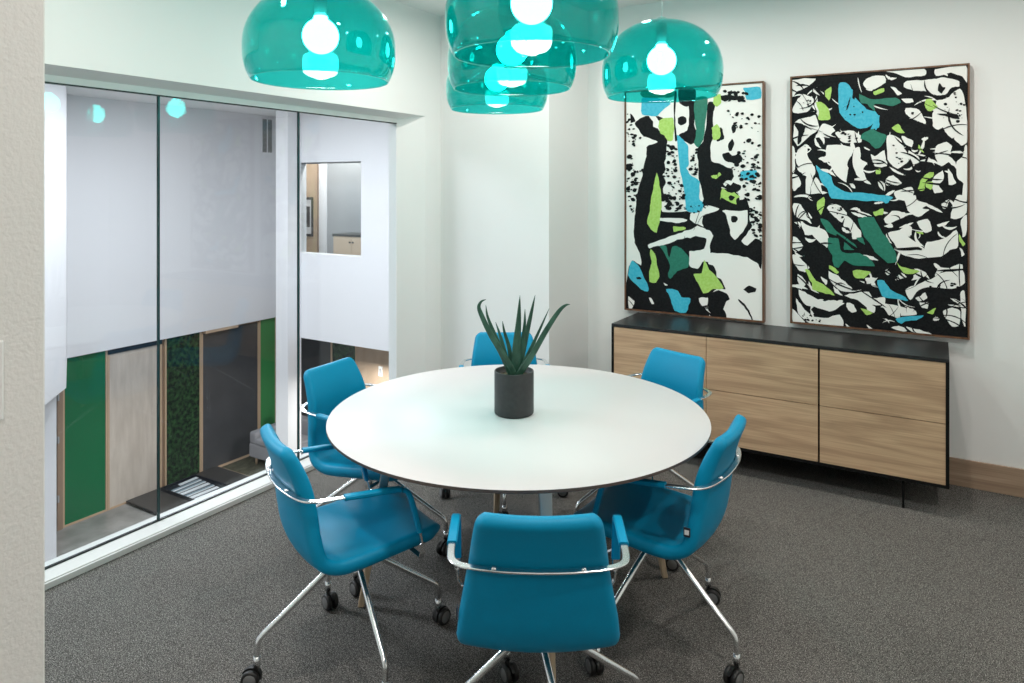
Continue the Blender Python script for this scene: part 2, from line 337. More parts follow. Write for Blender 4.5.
ART2=[('w',[(1,1480),(135,1478),(89,1432),(31,1411),(1,1376)]),
('w',[(1,1300),(31,1361),(66,1390),(112,1369),(124,1331),(89,1283),(37,1271),(7,1281)]),
('w',[(118,1405),(147,1412),(181,1389),(175,1371),(135,1386)]),
('w',[(37,1236),(89,1246),(135,1256),(152,1181),(101,1121),(60,1085),(31,1074),(7,1125),(13,1212)]),
('w',[(158,1181),(181,1204),(226,1184),(243,1159),(215,1136),(248,1116),(158,1125),(130,1120)]),
('w',[(243,1147),(287,1157),(337,1155),(375,1124),(380,1087),(326,1083),(271,1097)]),
('w',[(25,1036),(54,1073),(83,1060),(95,997),(130,947),(130,898),(89,898),(43,936),(19,986)]),
('w',[(192,1069),(220,1080),(337,1059),(331,1011),(304,957),(337,896),(304,848),(237,909),(209,971),(181,971),(147,996),(192,1014)]),
('w',[(342,1046),(375,1052),(380,991),(412,961),(391,931),(412,871),(434,836),(402,848),(358,896),(337,944)]),
('w',[(83,886),(124,898),(107,824),(135,885),(170,824),(158,787),(78,786)]),
('w',[(1,899),(31,899),(54,849),(43,824),(7,799)]),
('w',[(391,1434),(423,1461),(455,1471),(505,1461),(505,1425),(455,1394),(412,1397)]),
('w',[(434,1014),(455,1002),(505,1036),(505,942),(444,966)]),
('w',[(471,859),(505,847),(505,800),(476,824)]),
('w',[(0,1075),(17,1049),(13,924),(0,918)]),
('w',[(512,1490),(701,1489),(706,1451),(610,1452),(548,1481)]),
('w',[(750,1481),(899,1490),(902,1395),(885,1430),(828,1455),(760,1446)]),
('w',[(620,1428),(710,1427),(760,1429),(799,1432),(866,1409),(866,1381),(833,1378),(799,1335),(760,1338),(701,1365),(650,1368),(600,1395)]),
('w',[(760,1303),(789,1313),(818,1322),(871,1364),(895,1295),(904,1149),(837,1185),(770,1143),(740,1167),(740,1236)]),
('w',[(789,1188),(857,1196),(904,1171),(904,1132),(837,1095),(799,1131)]),
('w',[(610,1272),(661,1269),(696,1227),(706,1180),(671,1193),(640,1212),(610,1243)]),
('w',[(517,1118),(559,1117),(589,1081),(610,1033),(625,975),(569,929),(528,965),(512,1048)]),
('w',[(589,1116),(645,1084),(635,1044),(600,1080)]),
('w',[(625,1033),(661,1009),(681,968),(650,951),(620,987)]),
('w',[(755,1052),(808,1073),(837,1050),(813,994),(818,960),(779,938),(755,984)]),
('w',[(842,1095),(904,1137),(904,1070),(876,1054)]),
('w',[(890,1037),(904,1048),(904,753),(876,753),(885,846),(857,869),(852,959),(885,992)]),
('w',[(507,871),(548,894),(589,847),(569,835),(517,847)]),
('w',[(553,800),(640,824),(650,789),(630,751),(569,750)]),
('w',[(750,881),(789,915),(794,869),(770,835),(789,801),(750,789),(735,824)]),
('w',[(813,926),(837,892),(852,846),(818,835)]),
('w',[(454,978),(507,989),(517,942),(454,942)]),
('w',[(533,1400),(559,1392),(589,1361),(569,1350)]),
('w',[(589,1326),(640,1322),(650,1304),(610,1301)]),
('w',[(8,724),(49,715),(86,656),(111,603),(74,622),(23,641),(4,681)]),
('w',[(92,676),(111,643),(105,627)]),
('w',[(49,615),(98,589),(184,565),(209,514),(197,461),(148,498),(111,537),(74,535)]),
('w',[(197,697),(221,724),(269,711),(304,673),(280,614),(239,646)]),
('w',[(298,660),(328,635),(374,571),(380,533),(339,519),(316,582),(286,595)]),
('w',[(4,519),(36,507),(61,468),(36,427),(4,439)]),
('w',[(4,412),(36,400),(61,374),(98,337),(74,308),(36,320),(4,371)]),
('w',[(30,292),(55,281),(80,242),(55,200),(36,239)]),
('w',[(36,199),(86,176),(160,142),(209,140),(292,140),(245,97),(209,80),(123,99),(74,108),(42,159)]),
('w',[(23,144),(61,94),(111,45),(184,39),(269,66),(286,0),(148,0),(98,0),(36,51)]),
('w',[(4,76),(55,26),(74,0),(4,0)]),
('w',[(209,323),(257,294),(328,234),(333,215),(280,204),(233,240),(209,277)]),
('w',[(292,179),(363,204),(420,215),(443,178),(505,190),(505,145),(443,140),(409,124),(363,159)]),
('w',[(310,142),(339,131),(357,94),(328,85),(302,115)]),
('w',[(160,287),(197,263),(190,237)]),
('w',[(409,150),(455,128),(449,96),(415,105)]),
('w',[(298,17),(322,0),(304,0)]),
('w',[(409,22),(443,0),(420,0)]),
('w',[(403,290),(443,299),(466,294),(415,268)]),
('w',[(599,778),(654,779),(664,754),(723,730),(691,705),(723,693),(675,655),(621,691)]),
('w',[(499,639),(544,684),(605,679),(599,653),(522,614)]),
('w',[(664,624),(718,644),(739,583),(702,569)]),
('w',[(786,731),(823,755),(812,707),(792,706)]),
('w',[(859,780),(899,774),(902,684),(864,647),(828,652),(833,707)]),
('w',[(516,557),(577,578),(621,610),(643,592),(637,555),(621,542),(675,500),(707,477),(707,458),(599,447),(561,483)]),
('w',[(555,476),(718,477),(828,482),(781,438),(675,420),(588,440)]),
('w',[(718,514),(792,536),(854,586),(864,550),(859,490),(823,476),(707,477)]),
('w',[(874,641),(902,672),(902,564),(884,551)]),
('w',[(869,490),(894,455),(879,442)]),
('w',[(555,294),(588,334),(616,311),(566,291)]),
('w',[(632,299),(675,346),(707,323),(664,301)]),
('w',[(750,319),(781,346),(884,364),(894,299),(833,258),(760,265),(675,246),(632,181),(605,241),(675,277)]),
('w',[(771,376),(823,379),(874,406),(884,376),(802,359),(750,326)]),
('w',[(869,237),(894,251),(896,58),(879,105)]),
('w',[(659,196),(707,230),(718,200),(675,178)]),
('w',[(680,173),(723,176),(713,144),(686,148)]),
('w',[(488,144),(522,153),(643,132),(664,103),(566,85),(522,90)]),
('w',[(792,139),(838,156),(869,140),(869,68),(833,52),(802,98)]),
('w',[(538,16),(577,30),(621,12),(599,0)]),
('w',[(610,29),(654,28),(739,0),(654,0)]),
('w',[(505,341),(527,355),(533,324),(516,317)]),
('w',[(760,614),(823,634),(802,609),(776,602)]),
('w',[(499,601),(538,614),(549,596),(522,589)]),
('w',[(454,179),(499,170),(454,147)]),
('b',[(262,1432),(304,1441),(337,1390),(358,1340),(412,1277),(455,1263),(465,1239),(434,1181),(380,1165),(337,1185),(293,1223),(262,1286)]),
('g',[(187,1400),(220,1423),(217,1362),(204,1338),(187,1364)]),
('g',[(135,1336),(164,1334),(204,1295),(215,1227),(152,1230),(152,1280)]),
('g',[(444,1377),(497,1397),(502,1373),(455,1358)]),
('d',[(369,1370),(412,1343),(454,1334),(559,1333),(584,1308),(548,1291),(454,1305),(455,1263),(412,1307),(380,1315)]),
('d',[(385,1135),(444,1163),(454,1150),(517,1118),(486,1060),(455,1049),(423,1086),(380,1105)]),
('b',[(455,1227),(476,1238),(471,1167),(434,1163)]),
('b',[(135,953),(170,922),(215,897),(237,836),(293,799),(412,788),(454,782),(538,771),(544,759),(510,727),(488,740),(386,745),(221,757),(197,816),(166,855)]),
('g',[(455,919),(481,930),(481,901),(460,901)]),
('g',[(710,1318),(740,1310),(765,1275),(735,1248),(715,1254),(701,1284)]),
('g',[(538,1164),(569,1184),(605,1132),(569,1134)]),
('g',[(671,1066),(686,1049),(701,1014),(676,1037)]),
('g',[(676,847),(706,893),(745,906),(745,881),(710,858),(701,806),(673,806)]),
('g',[(710,847),(740,852),(735,812),(710,824)]),
('g',[(454,919),(484,924),(480,901),(459,901)]),
('b',[(454,1257),(470,1238),(465,1168),(454,1156)]),
('g',[(142,736),(178,763),(184,723),(166,657),(142,690)]),
('g',[(443,676),(494,702),(494,664),(455,657)]),
('g',[(74,322),(98,317),(136,259),(184,236),(239,181),(172,189),(117,205),(111,244)]),
('g',[(333,331),(363,339),(432,328),(397,290),(351,293)]),
('g',[(380,115),(438,95),(409,79)]),
('g',[(215,356),(263,320),(251,306),(209,336)]),
('d',[(160,637),(197,625),(251,561),(328,505),(363,462),(292,452),(286,517),(197,559)]),
('d',[(203,520),(257,515),(280,438),(374,436),(420,413),(452,364),(339,364),(292,387),(263,346),(233,358),(227,410),(203,461)]),
('d',[(363,635),(443,650),(477,587),(555,464),(566,402),(522,387),(454,447),(443,472),(397,534)]),
('d',[(357,526),(386,527),(403,489),(374,501)]),
('b',[(465,282),(499,284),(533,236),(599,203),(621,180),(566,182),(488,194)]),
('b',[(566,75),(697,100),(664,72),(610,61),(588,42),(566,50)]),
('g',[(561,401),(588,371),(680,352),(643,331),(599,335)]),
('g',[(713,120),(760,149),(739,114)]),
('g',[(869,563),(894,515),(884,497),(869,526)]),
('g',[(659,568),(691,575),(699,557)]),
('k',[(13,1218),(54,1216),(78,1184),(60,1135),(48,1098),(31,1086),(37,1161),(13,1200)]),
('k',[(135,1157),(141,1147),(31,1049),(21,1062)]),
('k',[(770,1405),(789,1381),(804,1374),(784,1342),(765,1360)]),
('k',[(760,1233),(857,1227),(866,1195),(837,1202),(799,1219)]),
('k',[(638,1247),(648,1243),(646,1232),(637,1236)]),
('k',[(31,1271),(89,1277),(135,1281),(133,1266),(66,1253),(37,1255)]),
('k',[(304,848),(315,945),(337,944),(348,848)]),
('k',[(135,1429),(248,1293),(237,1281),(124,1417)]),
('k',[(304,1277),(315,1331),(323,1355),(317,1295)]),
('k',[(342,1426),(358,1415),(348,1341),(337,1354)]),
('k',[(555,473),(675,484),(686,470),(577,462)]),
('k',[(257,542),(363,462),(357,448),(251,528)])]
DOT2=[(14,8,[(262,1158),(375,1112),(304,1090)]),
(14,8,[(750,1315),(895,1295),(895,1160),(789,1176)]),
(12,7,[(203,710),(292,699),(280,633)]),
(14,7,[(36,78),(148,35),(184,12),(74,15)]),
(16,7,[(718,287),(884,310),(884,262),(739,239)]),
(10,6,[(31,1386),(112,1356),(89,1283)]),
(10,7,[(528,1083),(610,1022),(579,941)]),
(12,6,[(837,1406),(857,1230),(885,1194)]),
(14,6,[(271,1419),(391,1279),(412,1206),(293,1236)]),
(10,6,[(477,257),(599,197),(522,185)])]
# ------------------------------------------------------------------ the room (metres; painting wall faces -Y, glass wall faces +X)
CH = 2.92
def sbox(name, m, *b, bevel=0):
    return struct(MB().box(*b).build(name, m, bevel=bevel))
sbox('floor', M['carpet'], 0, 5.2, -2.6, 4.8, -.12, 0)
sbox('ceiling', M['ceiling'], -.17, 5.2, -2.6, 4.9, CH, CH+.12)
sbox('wall_right', M['wall'], .9, 5.2, 4.665, 4.9, -.1, CH)
sbox('wall_east', M['wall'], 4.9, 5.2, -2.6, 4.665, 0, CH)
sbox('wall_corridor', M['wall'], -.17, 4.9, -2.75, -2.6, 0, CH)
sbox('wall_front', M['textured'], -.17, 1.916, .44, .598, 0, CH, bevel=.004)
sbox('wall_front_side', M['textured'], 3.75, 4.9, .44, .598, 0, CH)
struct(MB().prism([(0, 2.167), (0, CH), (-.17, CH), (-.17, 2.107), (-.1, 2.107), (-.1, 2.138)], .598, 4.048, axis='y').build('wall_left', M['wall']))
struct(MB().box(-.17, 0, -2.6, .44, 0, CH).build('wall_left_corridor', M['wall']))
struct(MB().prism([(0, 4.048), (0, 4.235), (.95, 4.15), (.995, 4.66), (.995, 4.9), (-.17, 4.9), (-.17, 3.85), (-.1, 3.85)], 0, CH).build('wall_back', M['wall']))
struct(MB().box(.997, 4.9, 4.650, 4.665, 0, .15).build('baseboard_right', M['skirting'], bevel=.002))
struct(MB().box(.0, .012, .598, 4.048, 0, .026).box(-.098, 0, .598, 4.0, -.1, .03).build('trim_1', M['sill'], bevel=.002))
struct(MB().box(-.165, -.112, .598, 4.6, -.98, .03).build('trim_2', M['sill']))
# the glazed wall: frameless panes in a dark channel
joints = [.60, 1.20, 2.081, 2.965, 3.848]
w1 = struct(MB().box(-.112, -.098, .598, 3.85, .03, .036).box(-.112, -.098, .598, 3.85, 2.101, 2.107).build('window_1', M['channel']))
for i in range(4):
    a, b = joints[i], joints[i+1]
    p = MB().box(-.111, -.101, a+.004, b-.004, .036, 2.101).build('glass_pane', M['glass'], w1)
    if i < 3:
        MB().box(-.113, -.099, b-.004, b+.004, .036, 2.101).build('pane_joint', M['glassedge'], w1)

# light switch on the near wall's end
sw = thing('light_switch', (1.916, .502, 1.36), 0, 'white light switch plate on the textured wall end at the left edge', 'light switch')
MB().box(0, .006, -.045, .034, -.062, .062).build('switch_plate', M['plastic'], sw, bevel=.003)
MB().box(.006, .010, -.02, .012, -.033, .033).build('rocker', M['plastic'], sw, bevel=.0015)

# ------------------------------------------------------------------ atrium beyond the glass
LF = -3.6; SF = -.98; AC = 3.08
sbox('floor_lower', M['atrium_floor'], -9.2, -.3, -1.5, 10.6, LF-.1, LF)
sbox('ceiling_atrium', M['ceiling'], -9.2, -.172, -1.5, 9.95, AC, AC+.1)
sbox('wall_atrium_left', M['atrium'], -9.2, -8.35, -1.5, 9.95, SF, AC)
sbox('wall_lower_left', M['brownwood'], -9.2, -8.46, -1.5, 10.1, LF, SF)
sbox('wall_atrium_near', M['atrium'], -9.2, -.3, -1.7, -1.5, LF, AC)
sbox('wall_lower_under', M['atrium'], -.5, -.3, -1.5, 10.1, LF, SF)
ew = MB().box(-6.70, -6.49, 8.75, 8.95, SF, AC).box(-6.49, -5.003, 8.75, 8.95, 2.085, AC).box(-6.49, -5.003, 8.75, 8.95, SF, .503).box(-5.003, -.3, 8.75, 8.95, SF, AC)
struct(ew.build('wall_atrium_end', M['atrium']))
struct(MB().box(-6.49, -5.035, 8.84, 8.85, .503, 2.06).build('window_2', M['glass']))
struct(MB().box(-8.46, -.5, 9.95, 10.1, LF, SF).build('wall_lower_end', M['charcoal']))
struct(MB().box(-6.70, -6.40, 8.45, 8.748, LF, AC).build('wall_pier', M['atrium']))
struct(MB().prism([(-6.68, 8.95), (-.3, 8.95), (-.3, 9.94), (-7.98, 9.94)], SF, SF+.1).build('ceiling_lower', M['ceiling']))
sbox('wall_atrium_far', M['atrium'], -8.46, -7.8, 9.95, 10.1, SF, AC)
struct(MB().prism([(-6.70, 8.95), (-6.62, 8.95), (-7.98, 9.94), (-8.10, 9.94)], SF, AC).build('wall_kitchen_side', M['atrium']))
struct(MB().prism([(-8.35, 5.845), (-6.66, 4.975), (-5.9, 4.25), (-5.9, 3.6), (-8.35, 3.6)], SF, AC).build('wall_bulkhead', M['atrium']))
struct(MB().box(-8.3, -6.75, 4.35, 4.9, LF, SF).build('wall_column', M['atrium']))
struct(MB().box(-8.46, -8.36, 5.60, 5.69, LF, SF).box(-8.46, -8.38, 5.72, 5.80, LF, SF).build('trim_3', M['brownwood']))
hb = MB()
for z in (-1.55, -2.2, -3.1): hb.box(-8.36, -8.33, 5.70, 5.725, z-.05, z+.05)
tag(MB().box(-8.44, -8.40, 5.69, 5.722, LF, SF).add(hb.v, hb.f).build('door_hinge_strip', M['vent']), 'metal hinge strip of a wooden door beyond the glass, left of the dark green panel', 'hinges')

def panel(y0, y1, m, label, cat='wall panel', name='wall_panel', d=-8.42, z1=SF, fr=.03):
    t = thing(name, (d, (y0+y1)/2, LF), 0, label, cat)
    h = z1-LF; w = (y1-y0)/2
    MB().box(-.03, 0, -w+fr, w-fr, fr, h-.001).build('panel', m, t)
    MB().box(-.035, .012, -w, -w+fr, 0, h-.001).box(-.035, .012, w-fr, w, 0, h-.001).box(-.035, .012, -w+fr, w-fr, 0, fr).build('frame', M['trimwood'], t)
    return t
panel(5.81, 6.50, M['green_panel'], 'dark glossy green wall panel on the lower floor, leftmost through the glass')
p = panel(6.505, 7.44, M['ply'], 'pale whitewashed plywood wall panel right of the dark green panel', z1=SF-.09)
struct(MB().box(-8.46, -8.40, 6.505, 7.44, SF-.088, SF).build('trim_4', M['navy']))
panel(7.50, 8.21, M['moss'], 'dark green moss wall panel between plywood and slate panels', 'moss wall', 'moss_wall')
panel(8.215, 9.50, M['slate'], 'slate grey wall panel left of the bright green panel downstairs', z1=SF-.05)
struct(MB().box(-8.46, -8.33, 8.25, 8.95, SF-.048, SF).build('trim_5', M['trimwood']))
panel(9.505, 9.93, M['bright_green'], 'bright green wall panel behind the grey sofa downstairs')
def epanel(x0, x1, m, label, cat='wall panel', name='wall_panel', fr=.04):
    t = thing(name, ((x0+x1)/2, 9.92, LF), 0, label, cat)
    w = (x1-x0)/2; h = SF-LF-.002
    MB().box(-w+fr, w, 0, .03, 0, h).build('panel', m, t)
    MB().box(-w, -w+fr, -.012, .03, 0, h).build('frame', M['trimwood'], t)
epanel(-7.9, -6.87, M['slate'], 'dark slate end wall panel seen left of the back left chair', fr=.03)
epanel(-6.868, -6.23, M['moss'], 'narrow dark moss end panel just above the back left chair', 'moss wall', 'moss_wall')
epanel(-6.228, -4.6, M['ply2'], 'brown plywood end panel with a white outlet', fr=.01)
ol = thing('wall_outlet', (-5.61, 9.919, -1.72), 0, 'white outlet plate on the brown plywood panel', 'outlet')
MB().box(-.045, .045, -.012, 0, -.09, .09).build('plate', M['plastic'], ol, bevel=.004)
MB().box(-.02, .02, -.016, -.012, -.05, .05).build('socket', M['vent'], ol)
# wall vent high on the atrium wall
vt = thing('wall_vent', (-8.35, 9.64, 2.69), 0, 'tall white louvred wall vent high on the atrium wall', 'vent')
MB().box(0, .02, -.14, -.12, -.36, .34).box(0, .02, .12, .14, -.36, .34).box(0, .02, -.12, .12, .32, .34).box(0, .02, -.12, .12, -.36, -.34).box(0, .02, -.008, .008, -.34, .32).build('frame', M['atrium'], vt)
lv = MB()
for k in range(26):
    z = -.33+k*.025; lv.add([(.003, -.12, z), (.003, .12, z), (.018, .12, z+.014), (.018, -.12, z+.014), (.003, -.12, z+.003), (.003, .12, z+.003), (.018, .12, z+.017), (.018, -.12, z+.017)], [(0, 1, 2, 3), (7, 6, 5, 4), (0, 3, 7, 4), (1, 5, 6, 2), (0, 4, 5, 1), (3, 2, 6, 7)])
lv.box(0, .002, -.12, .12, -.34, .32, 1)
lv.build('louvres', [M['vent'], M['charcoal']], vt)

# low platform with a tray of magazines, rug and sofa downstairs
pl = thing('low_platform', (-7.3, 7.65, LF), 0, 'low flat charcoal platform on the lower floor under the magazines', 'platform')
MB().box(-1.08, 1.6, -.86, .86, .03, .06).build('top', M['charcoal'], pl, bevel=.004)
MB().box(-1.02, 1.5, -.80, .80, 0, .03).build('plinth', M['black'], pl)
ty = thing('magazine_tray', (-7.62, 7.66, LF+.06), 0, 'dark navy tray holding magazines on the charcoal platform', 'tray')
MB().box(-.62, .35, -.32, .32, 0, .012).build('base', M['navy'], ty)
MB().box(-.62, .35, -.34, -.32, 0, .05).box(-.62, .35, .32, .34, 0, .05).box(-.64, -.62, -.34, .34, 0, .05).box(.35, .37, -.34, .34, 0, .05).build('rim', M['navy'], ty)
mg = None
names = ['first', 'second', 'third', 'fourth', 'fifth', 'sixth', 'seventh']
for i, (x, m_) in enumerate(zip((-.54, -.41, -.28, -.15, -.02, .11, .24), (0, 1, 1, 0, 1, 0, 0))):
    t = thing('magazine', (-7.62+x, 7.66+(.12 if i == 0 else -.01*i), LF+.0725), R(3-i), 'pale magazine in the navy tray downstairs, %s in the row from the panel wall' % names[i], 'magazine', 'magazines in the tray downstairs')
    w = .036 if i else .03; l = .28 if i else .18
    MB().box(-w, w, -l, l, 0, .012).build('pages', M['paper'], t)
    MB().box(-w, w*.3 if m_ else -w*.5, -l, l, .012, .015).build('cover', M['paper_blue'] if m_ else M['paper'], t)
rg = thing('area_rug', (-7.3, 9.2, LF), 0, 'olive brown floor rug with a pale border beside the sofa downstairs', 'rug')
MB().box(-1.05, 1.6, -.62, .7, 0, .015).build('pile', M['rug'], rg)
MB().box(-1.05, 1.6, -.67, -.62, 0, .02).box(-1.1, -1.05, -.67, .7, 0, .02).build('border', M['trimwood'], rg)
sf = thing('sofa', (-6.87, 9.36, LF+.02), 0, 'grey upholstered sofa on wooden feet downstairs by the bright green panel', 'sofa')
MB().box(-1.15, 1.15, -.42, .42, .14, .40).build('base', M['sofa'], sf, bevel=.03, seg=3)
MB().box(-1.15, -.95, -.42, .42, .38, .62).build('armrest', M['sofa'], sf, bevel=.05, seg=3)
MB().box(.95, 1.15, -.42, .42, .38, .62).build('armrest', M['sofa'], sf, bevel=.05, seg=3)
MB().box(-.94, 0, -.44, .2, .40, .53).build('seat_cushion', M['sofa'], sf, bevel=.04, seg=3)
MB().box(.005, .94, -.44, .2, .40, .53).build('seat_cushion', M['sofa'], sf, bevel=.04, seg=3)
MB().box(-1.15, 1.15, .20, .42, .40, .80).build('backrest', M['sofa'], sf, bevel=.06, seg=3)
for x in (-1.02, 1.02):
    for y in (-.34, .34): MB().tube([(x, y, .15), (x*1.01, y, 0)], [.028, .018]).build('foot', M['trimwood'], sf)
# kitchen seen through the interior window
struct(MB().prism([(-6.64, 8.95), (-3.6, 8.95), (-3.6, 9.92), (-7.96, 9.92)], -.1, 0).build('floor_kitchen', M['atrium_floor']))
sbox('wall_kitchen_back', M['splash'], -6.85, -3.6, 9.80, 9.92, 0, AC)
sbox('wall_kitchen_oak', M['kitchen_oak'], -7.8, -7.075, 9.79, 9.92, 0, AC)
sbox('wall_kitchen_white', M['atrium'], -7.05, -6.852, 9.78, 9.93, 0, AC)
sbox('trim_6', M['brownwood'], -7.072, -7.052, 9.76, 9.92, 0, AC)
sbox('wall_kitchen_right', M['atrium'], -3.6, -3.5, 8.95, 9.92, 0, AC)
struct(MB().box(-5.035, -5.003, 8.835, 8.855, .503, 2.085).box(-6.49, -5.035, 8.835, 8.855, 2.06, 2.085).build('trim_7', M['vent']))
kc = thing('kitchen_cabinet', (-5.55, 9.5, 0), 0, 'pale oak kitchen base cabinet with dark top behind the interior window', 'cabinet')
MB().box(-.66, 1.3, -.17, .29, .0, .775).build('carcass', M['kitchen_oak'], kc)
MB().box(-.67, 1.3, -.19, .29, .777, .815).build('worktop', M['charcoal'], kc)
for x0, x1, hx in ((-.64, -.2, -.235), (-.195, .25, -.165), (.255, .7, .66), (.705, 1.15, .75)):
    d_ = MB().box(x0, x1, -.19, -.171, .06, .76).build('door', M['kitchen_oak'], kc, bevel=.002)
    MB().box(hx-.012, hx+.012, -.21, -.19, .66, .69).build('knob', M['charcoal'], d_)
fr_ = thing('wall_frame', (-7.345, 9.79, 1.08), 0, 'small dark framed picture on the oak wall behind the interior window', 'picture')
MB().box(-.14, -.11, -.03, 0, -.38, .38).box(.11, .14, -.03, 0, -.38, .38).box(-.11, .11, -.03, 0, .33, .38).box(-.11, .11, -.03, 0, -.38, -.33).build('frame', M['charcoal'], fr_)
MB().box(-.11, .11, -.015, 0, -.33, .33).build('print', M['atrium'], fr_)
MB().box(-.05, .06, -.018, -.0151, -.2, .2).build('drawing', M['charcoal'], fr_)

# ------------------------------------------------------------------ sideboard
cr = thing('sideboard', (1.394, 4.15, 0), 0, 'low oak sideboard with black top and thin black legs under the two paintings', 'sideboard')
W = 1.81; Dp = .46
MB().box(0, W, 0, Dp, .782, .80).build('top', M['blacktop'], cr, bevel=.001)
MB().box(0, .014, 0, Dp, .152, .782).box(W-.014, W, 0, Dp, .152, .782).box(.014, W-.014, 0, Dp, .152, .166).box(.014, W-.014, .022, Dp, .166, .782).build('carcass', M['black'], cr)
xs = [.016, .5965, 1.2075, W-.016]
gap = [0, .0015, .005]
for i in range(3):
    a = xs[i]+(.0 if i == 0 else (.0015 if i == 1 else .005)); b = xs[i+1]-(.0015 if i == 0 else (.005 if i == 1 else 0))
    for z0, z1 in ((.168, .472), (.476, .779)):
        MB().box(a, b, .002, .021, z0, z1).build('drawer', M['oak_x'], cr, bevel=.0008)
for x in (.2, 1.607):
    for y in (.04, .42):
        MB().tube([(x, y, .152), (x, y, .0)], .006).box(x-.02, x+.02, y-.02, y+.02, .146, .152).build('leg', M['black'], cr)

# ------------------------------------------------------------------ paintings
def smooth_poly(P, n=3):
    L = len(P); out = []
    for i in range(L):
        a, b, c, d = [Vector(P[(i+j-1) % L]) for j in range(4)]
        for k in range(n):
            t = k/n
            cr_ = .5*((2*b)+(c-a)*t+(2*a-5*b+4*c-d)*t*t+(3*b-a-3*c+d)*t**3)
            out.append(cr_*.55+b.lerp(c, t)*.45)
    return out
def inside(p, poly):
    c = False; n = len(poly)
    for i in range(n):
        x1, y1 = poly[i]; x2, y2 = poly[(i+1) % n]
        if (y1 > p[1]) != (y2 > p[1]) and p[0] < (x2-x1)*(p[1]-y1)/(y2-y1)+x1: c = not c
    return c
def painting(x0, z0, label, shapes, dots, ground, seed, streaks=(0, 12)):
    random.seed(seed)
    W_, H_ = .905, 1.49; f = .011
    t = thing('painting', (x0-f, 4.665, z0-f), 0, label, 'painting')
    Wf, Hf = W_+2*f, H_+2*f
    MB().box(0, f-.002, -.055, 0, 0, Hf).box(Wf-f+.002, Wf, -.055, 0, 0, Hf).box(f-.002, Wf-f+.002, -.055, 0, 0, f-.002).box(f-.002, Wf-f+.002, -.055, 0, Hf-f+.002, Hf).build('frame', M['walnut'], t)
    MB().box(f, Wf-f, -.047, -.01, f, Hf-f).build('canvas', M[ground], t)
    MB().box(.1, Wf-.1, -.009, 0, .1, Hf-.1).build('backing', M['black'], t)
    keys = ['k', 'w', 'g', 'b', 'd']
    mb = MB(); layer = [0]
    def put(key, pts, lay):
        if lay is None: y = -.0473-layer[0]*3e-5
        elif lay == 2: y = -.0472-(layer[0] % 20)*4e-6
        else: y = -.0500-(layer[0] % 40)*1e-5
        layer[0] += 1
        pts = [Vector((min(max(p[0], 0), W_), min(max(p[1], 0), H_))) for p in pts]
        cd = delaunay_2d_cdt(pts, [], [list(range(len(pts)))], 1, 1e-6)
        pts, tr = cd[0], cd[2]
        mb.add([(f+p[0], y, f+p[1]) for p in pts], [tuple(q) for q in tr], keys.index(key))
    lay = {'k': 1, 'w': 2, 'g': 3, 'b': 3, 'd': 3}
    seen_col = False
    for n_, (key, P) in enumerate(shapes):
        Q = smooth_poly([(a/1000, b/1000) for a, b in P], 4)
        R_ = []
        for i, q in enumerate(Q):
            j = .006
            nz = noise.noise_vector(Vector((q.x*30, q.y*30, seed+n_)))+noise.noise_vector(Vector((q.x*95, q.y*95, seed+n_)))*.45
            edge = q.x <= .002 or q.x >= W_-.002 or q.y <= .002 or q.y >= H_-.002
            R_.append(q if edge else Vector((q.x+nz.x*j, q.y+nz.y*j)))
        if key in 'gbd': seen_col = True
        put(key, R_, None)
    for n_, size, P in dots:
        P = [(a/1000, b/1000) for a, b in P]
        bx = (min(p[0] for p in P), max(p[0] for p in P)); bz = (min(p[1] for p in P), max(p[1] for p in P))
        k = 0; tries = 0
        while k < n_ and tries < 2000:
            tries += 1
            c = (random.uniform(*bx), random.uniform(*bz))
            if not inside(c, P): continue
            k += 1; s_ = size/1000*random.choice((.35, .5, .8, 1., 1.2)); a0 = random.uniform(-.5, .5); el = random.uniform(.4, .9); m_ = 9
            put('k', [(c[0]+s_*random.uniform(.7, 1.2)*math.cos(2*math.pi*i/m_)*math.cos(a0)-s_*el*math.sin(2*math.pi*i/m_)*math.sin(a0),
                       c[1]+s_*random.uniform(.7, 1.2)*math.cos(2*math.pi*i/m_)*math.sin(a0)+s_*el*math.sin(2*math.pi*i/m_)*math.cos(a0)) for i in range(m_)], 4)
    cols = [[(a/1000, b/1000) for a, b in P] for key, P in shapes if key in 'gbd']
    whites = [[(a/1000, b/1000) for a, b in P] for key, P in shapes if key == 'w']
    def streak(key, c, ang, ln, w, lay_, bend):
        pts = []; m_ = 8
        for i in range(m_+1):
            s = -1+2*i/m_; pts.append((s*ln, bend*s*s, w*(1-s*s)**.7*random.uniform(.6, 1.25)+.0006))
        ring = [(a_, b_+w_) for a_, b_, w_ in pts]+[(a_, b_-w_) for a_, b_, w_ in pts[::-1]]
        put(key, [(c[0]+a_*math.cos(ang)-b_*math.sin(ang), c[1]+a_*math.sin(ang)+b_*math.cos(ang)) for a_, b_ in ring], lay_)
    for i in range(streaks[0]):        # white slivers between the black strokes
        c = (random.uniform(.03, W_-.03), random.uniform(.03, H_-.03))
        if any(inside(c, P) for P in cols): continue
        streak('w', c, random.gauss(-.35, .7), random.uniform(.015, .06), random.uniform(.002, .011), 2, random.uniform(-.02, .02))
    for i in range(streaks[1]):        # dragged black lines over the white
        P = random.choice(whites+[[(0, 0), (W_, 0), (W_, H_), (0, H_)]])
        c = (sum(p[0] for p in P)/len(P)+random.gauss(0, .03), sum(p[1] for p in P)/len(P)+random.gauss(0, .03))
        if any(inside(c, P_) for P_ in cols): continue
        streak('k', c, random.gauss(-.3, .8), random.uniform(.03, .10), random.uniform(.0008, .005), 4, random.uniform(-.03, .03))
    o = mb.build('paint', [M[q] for q in keys], t)
    return t
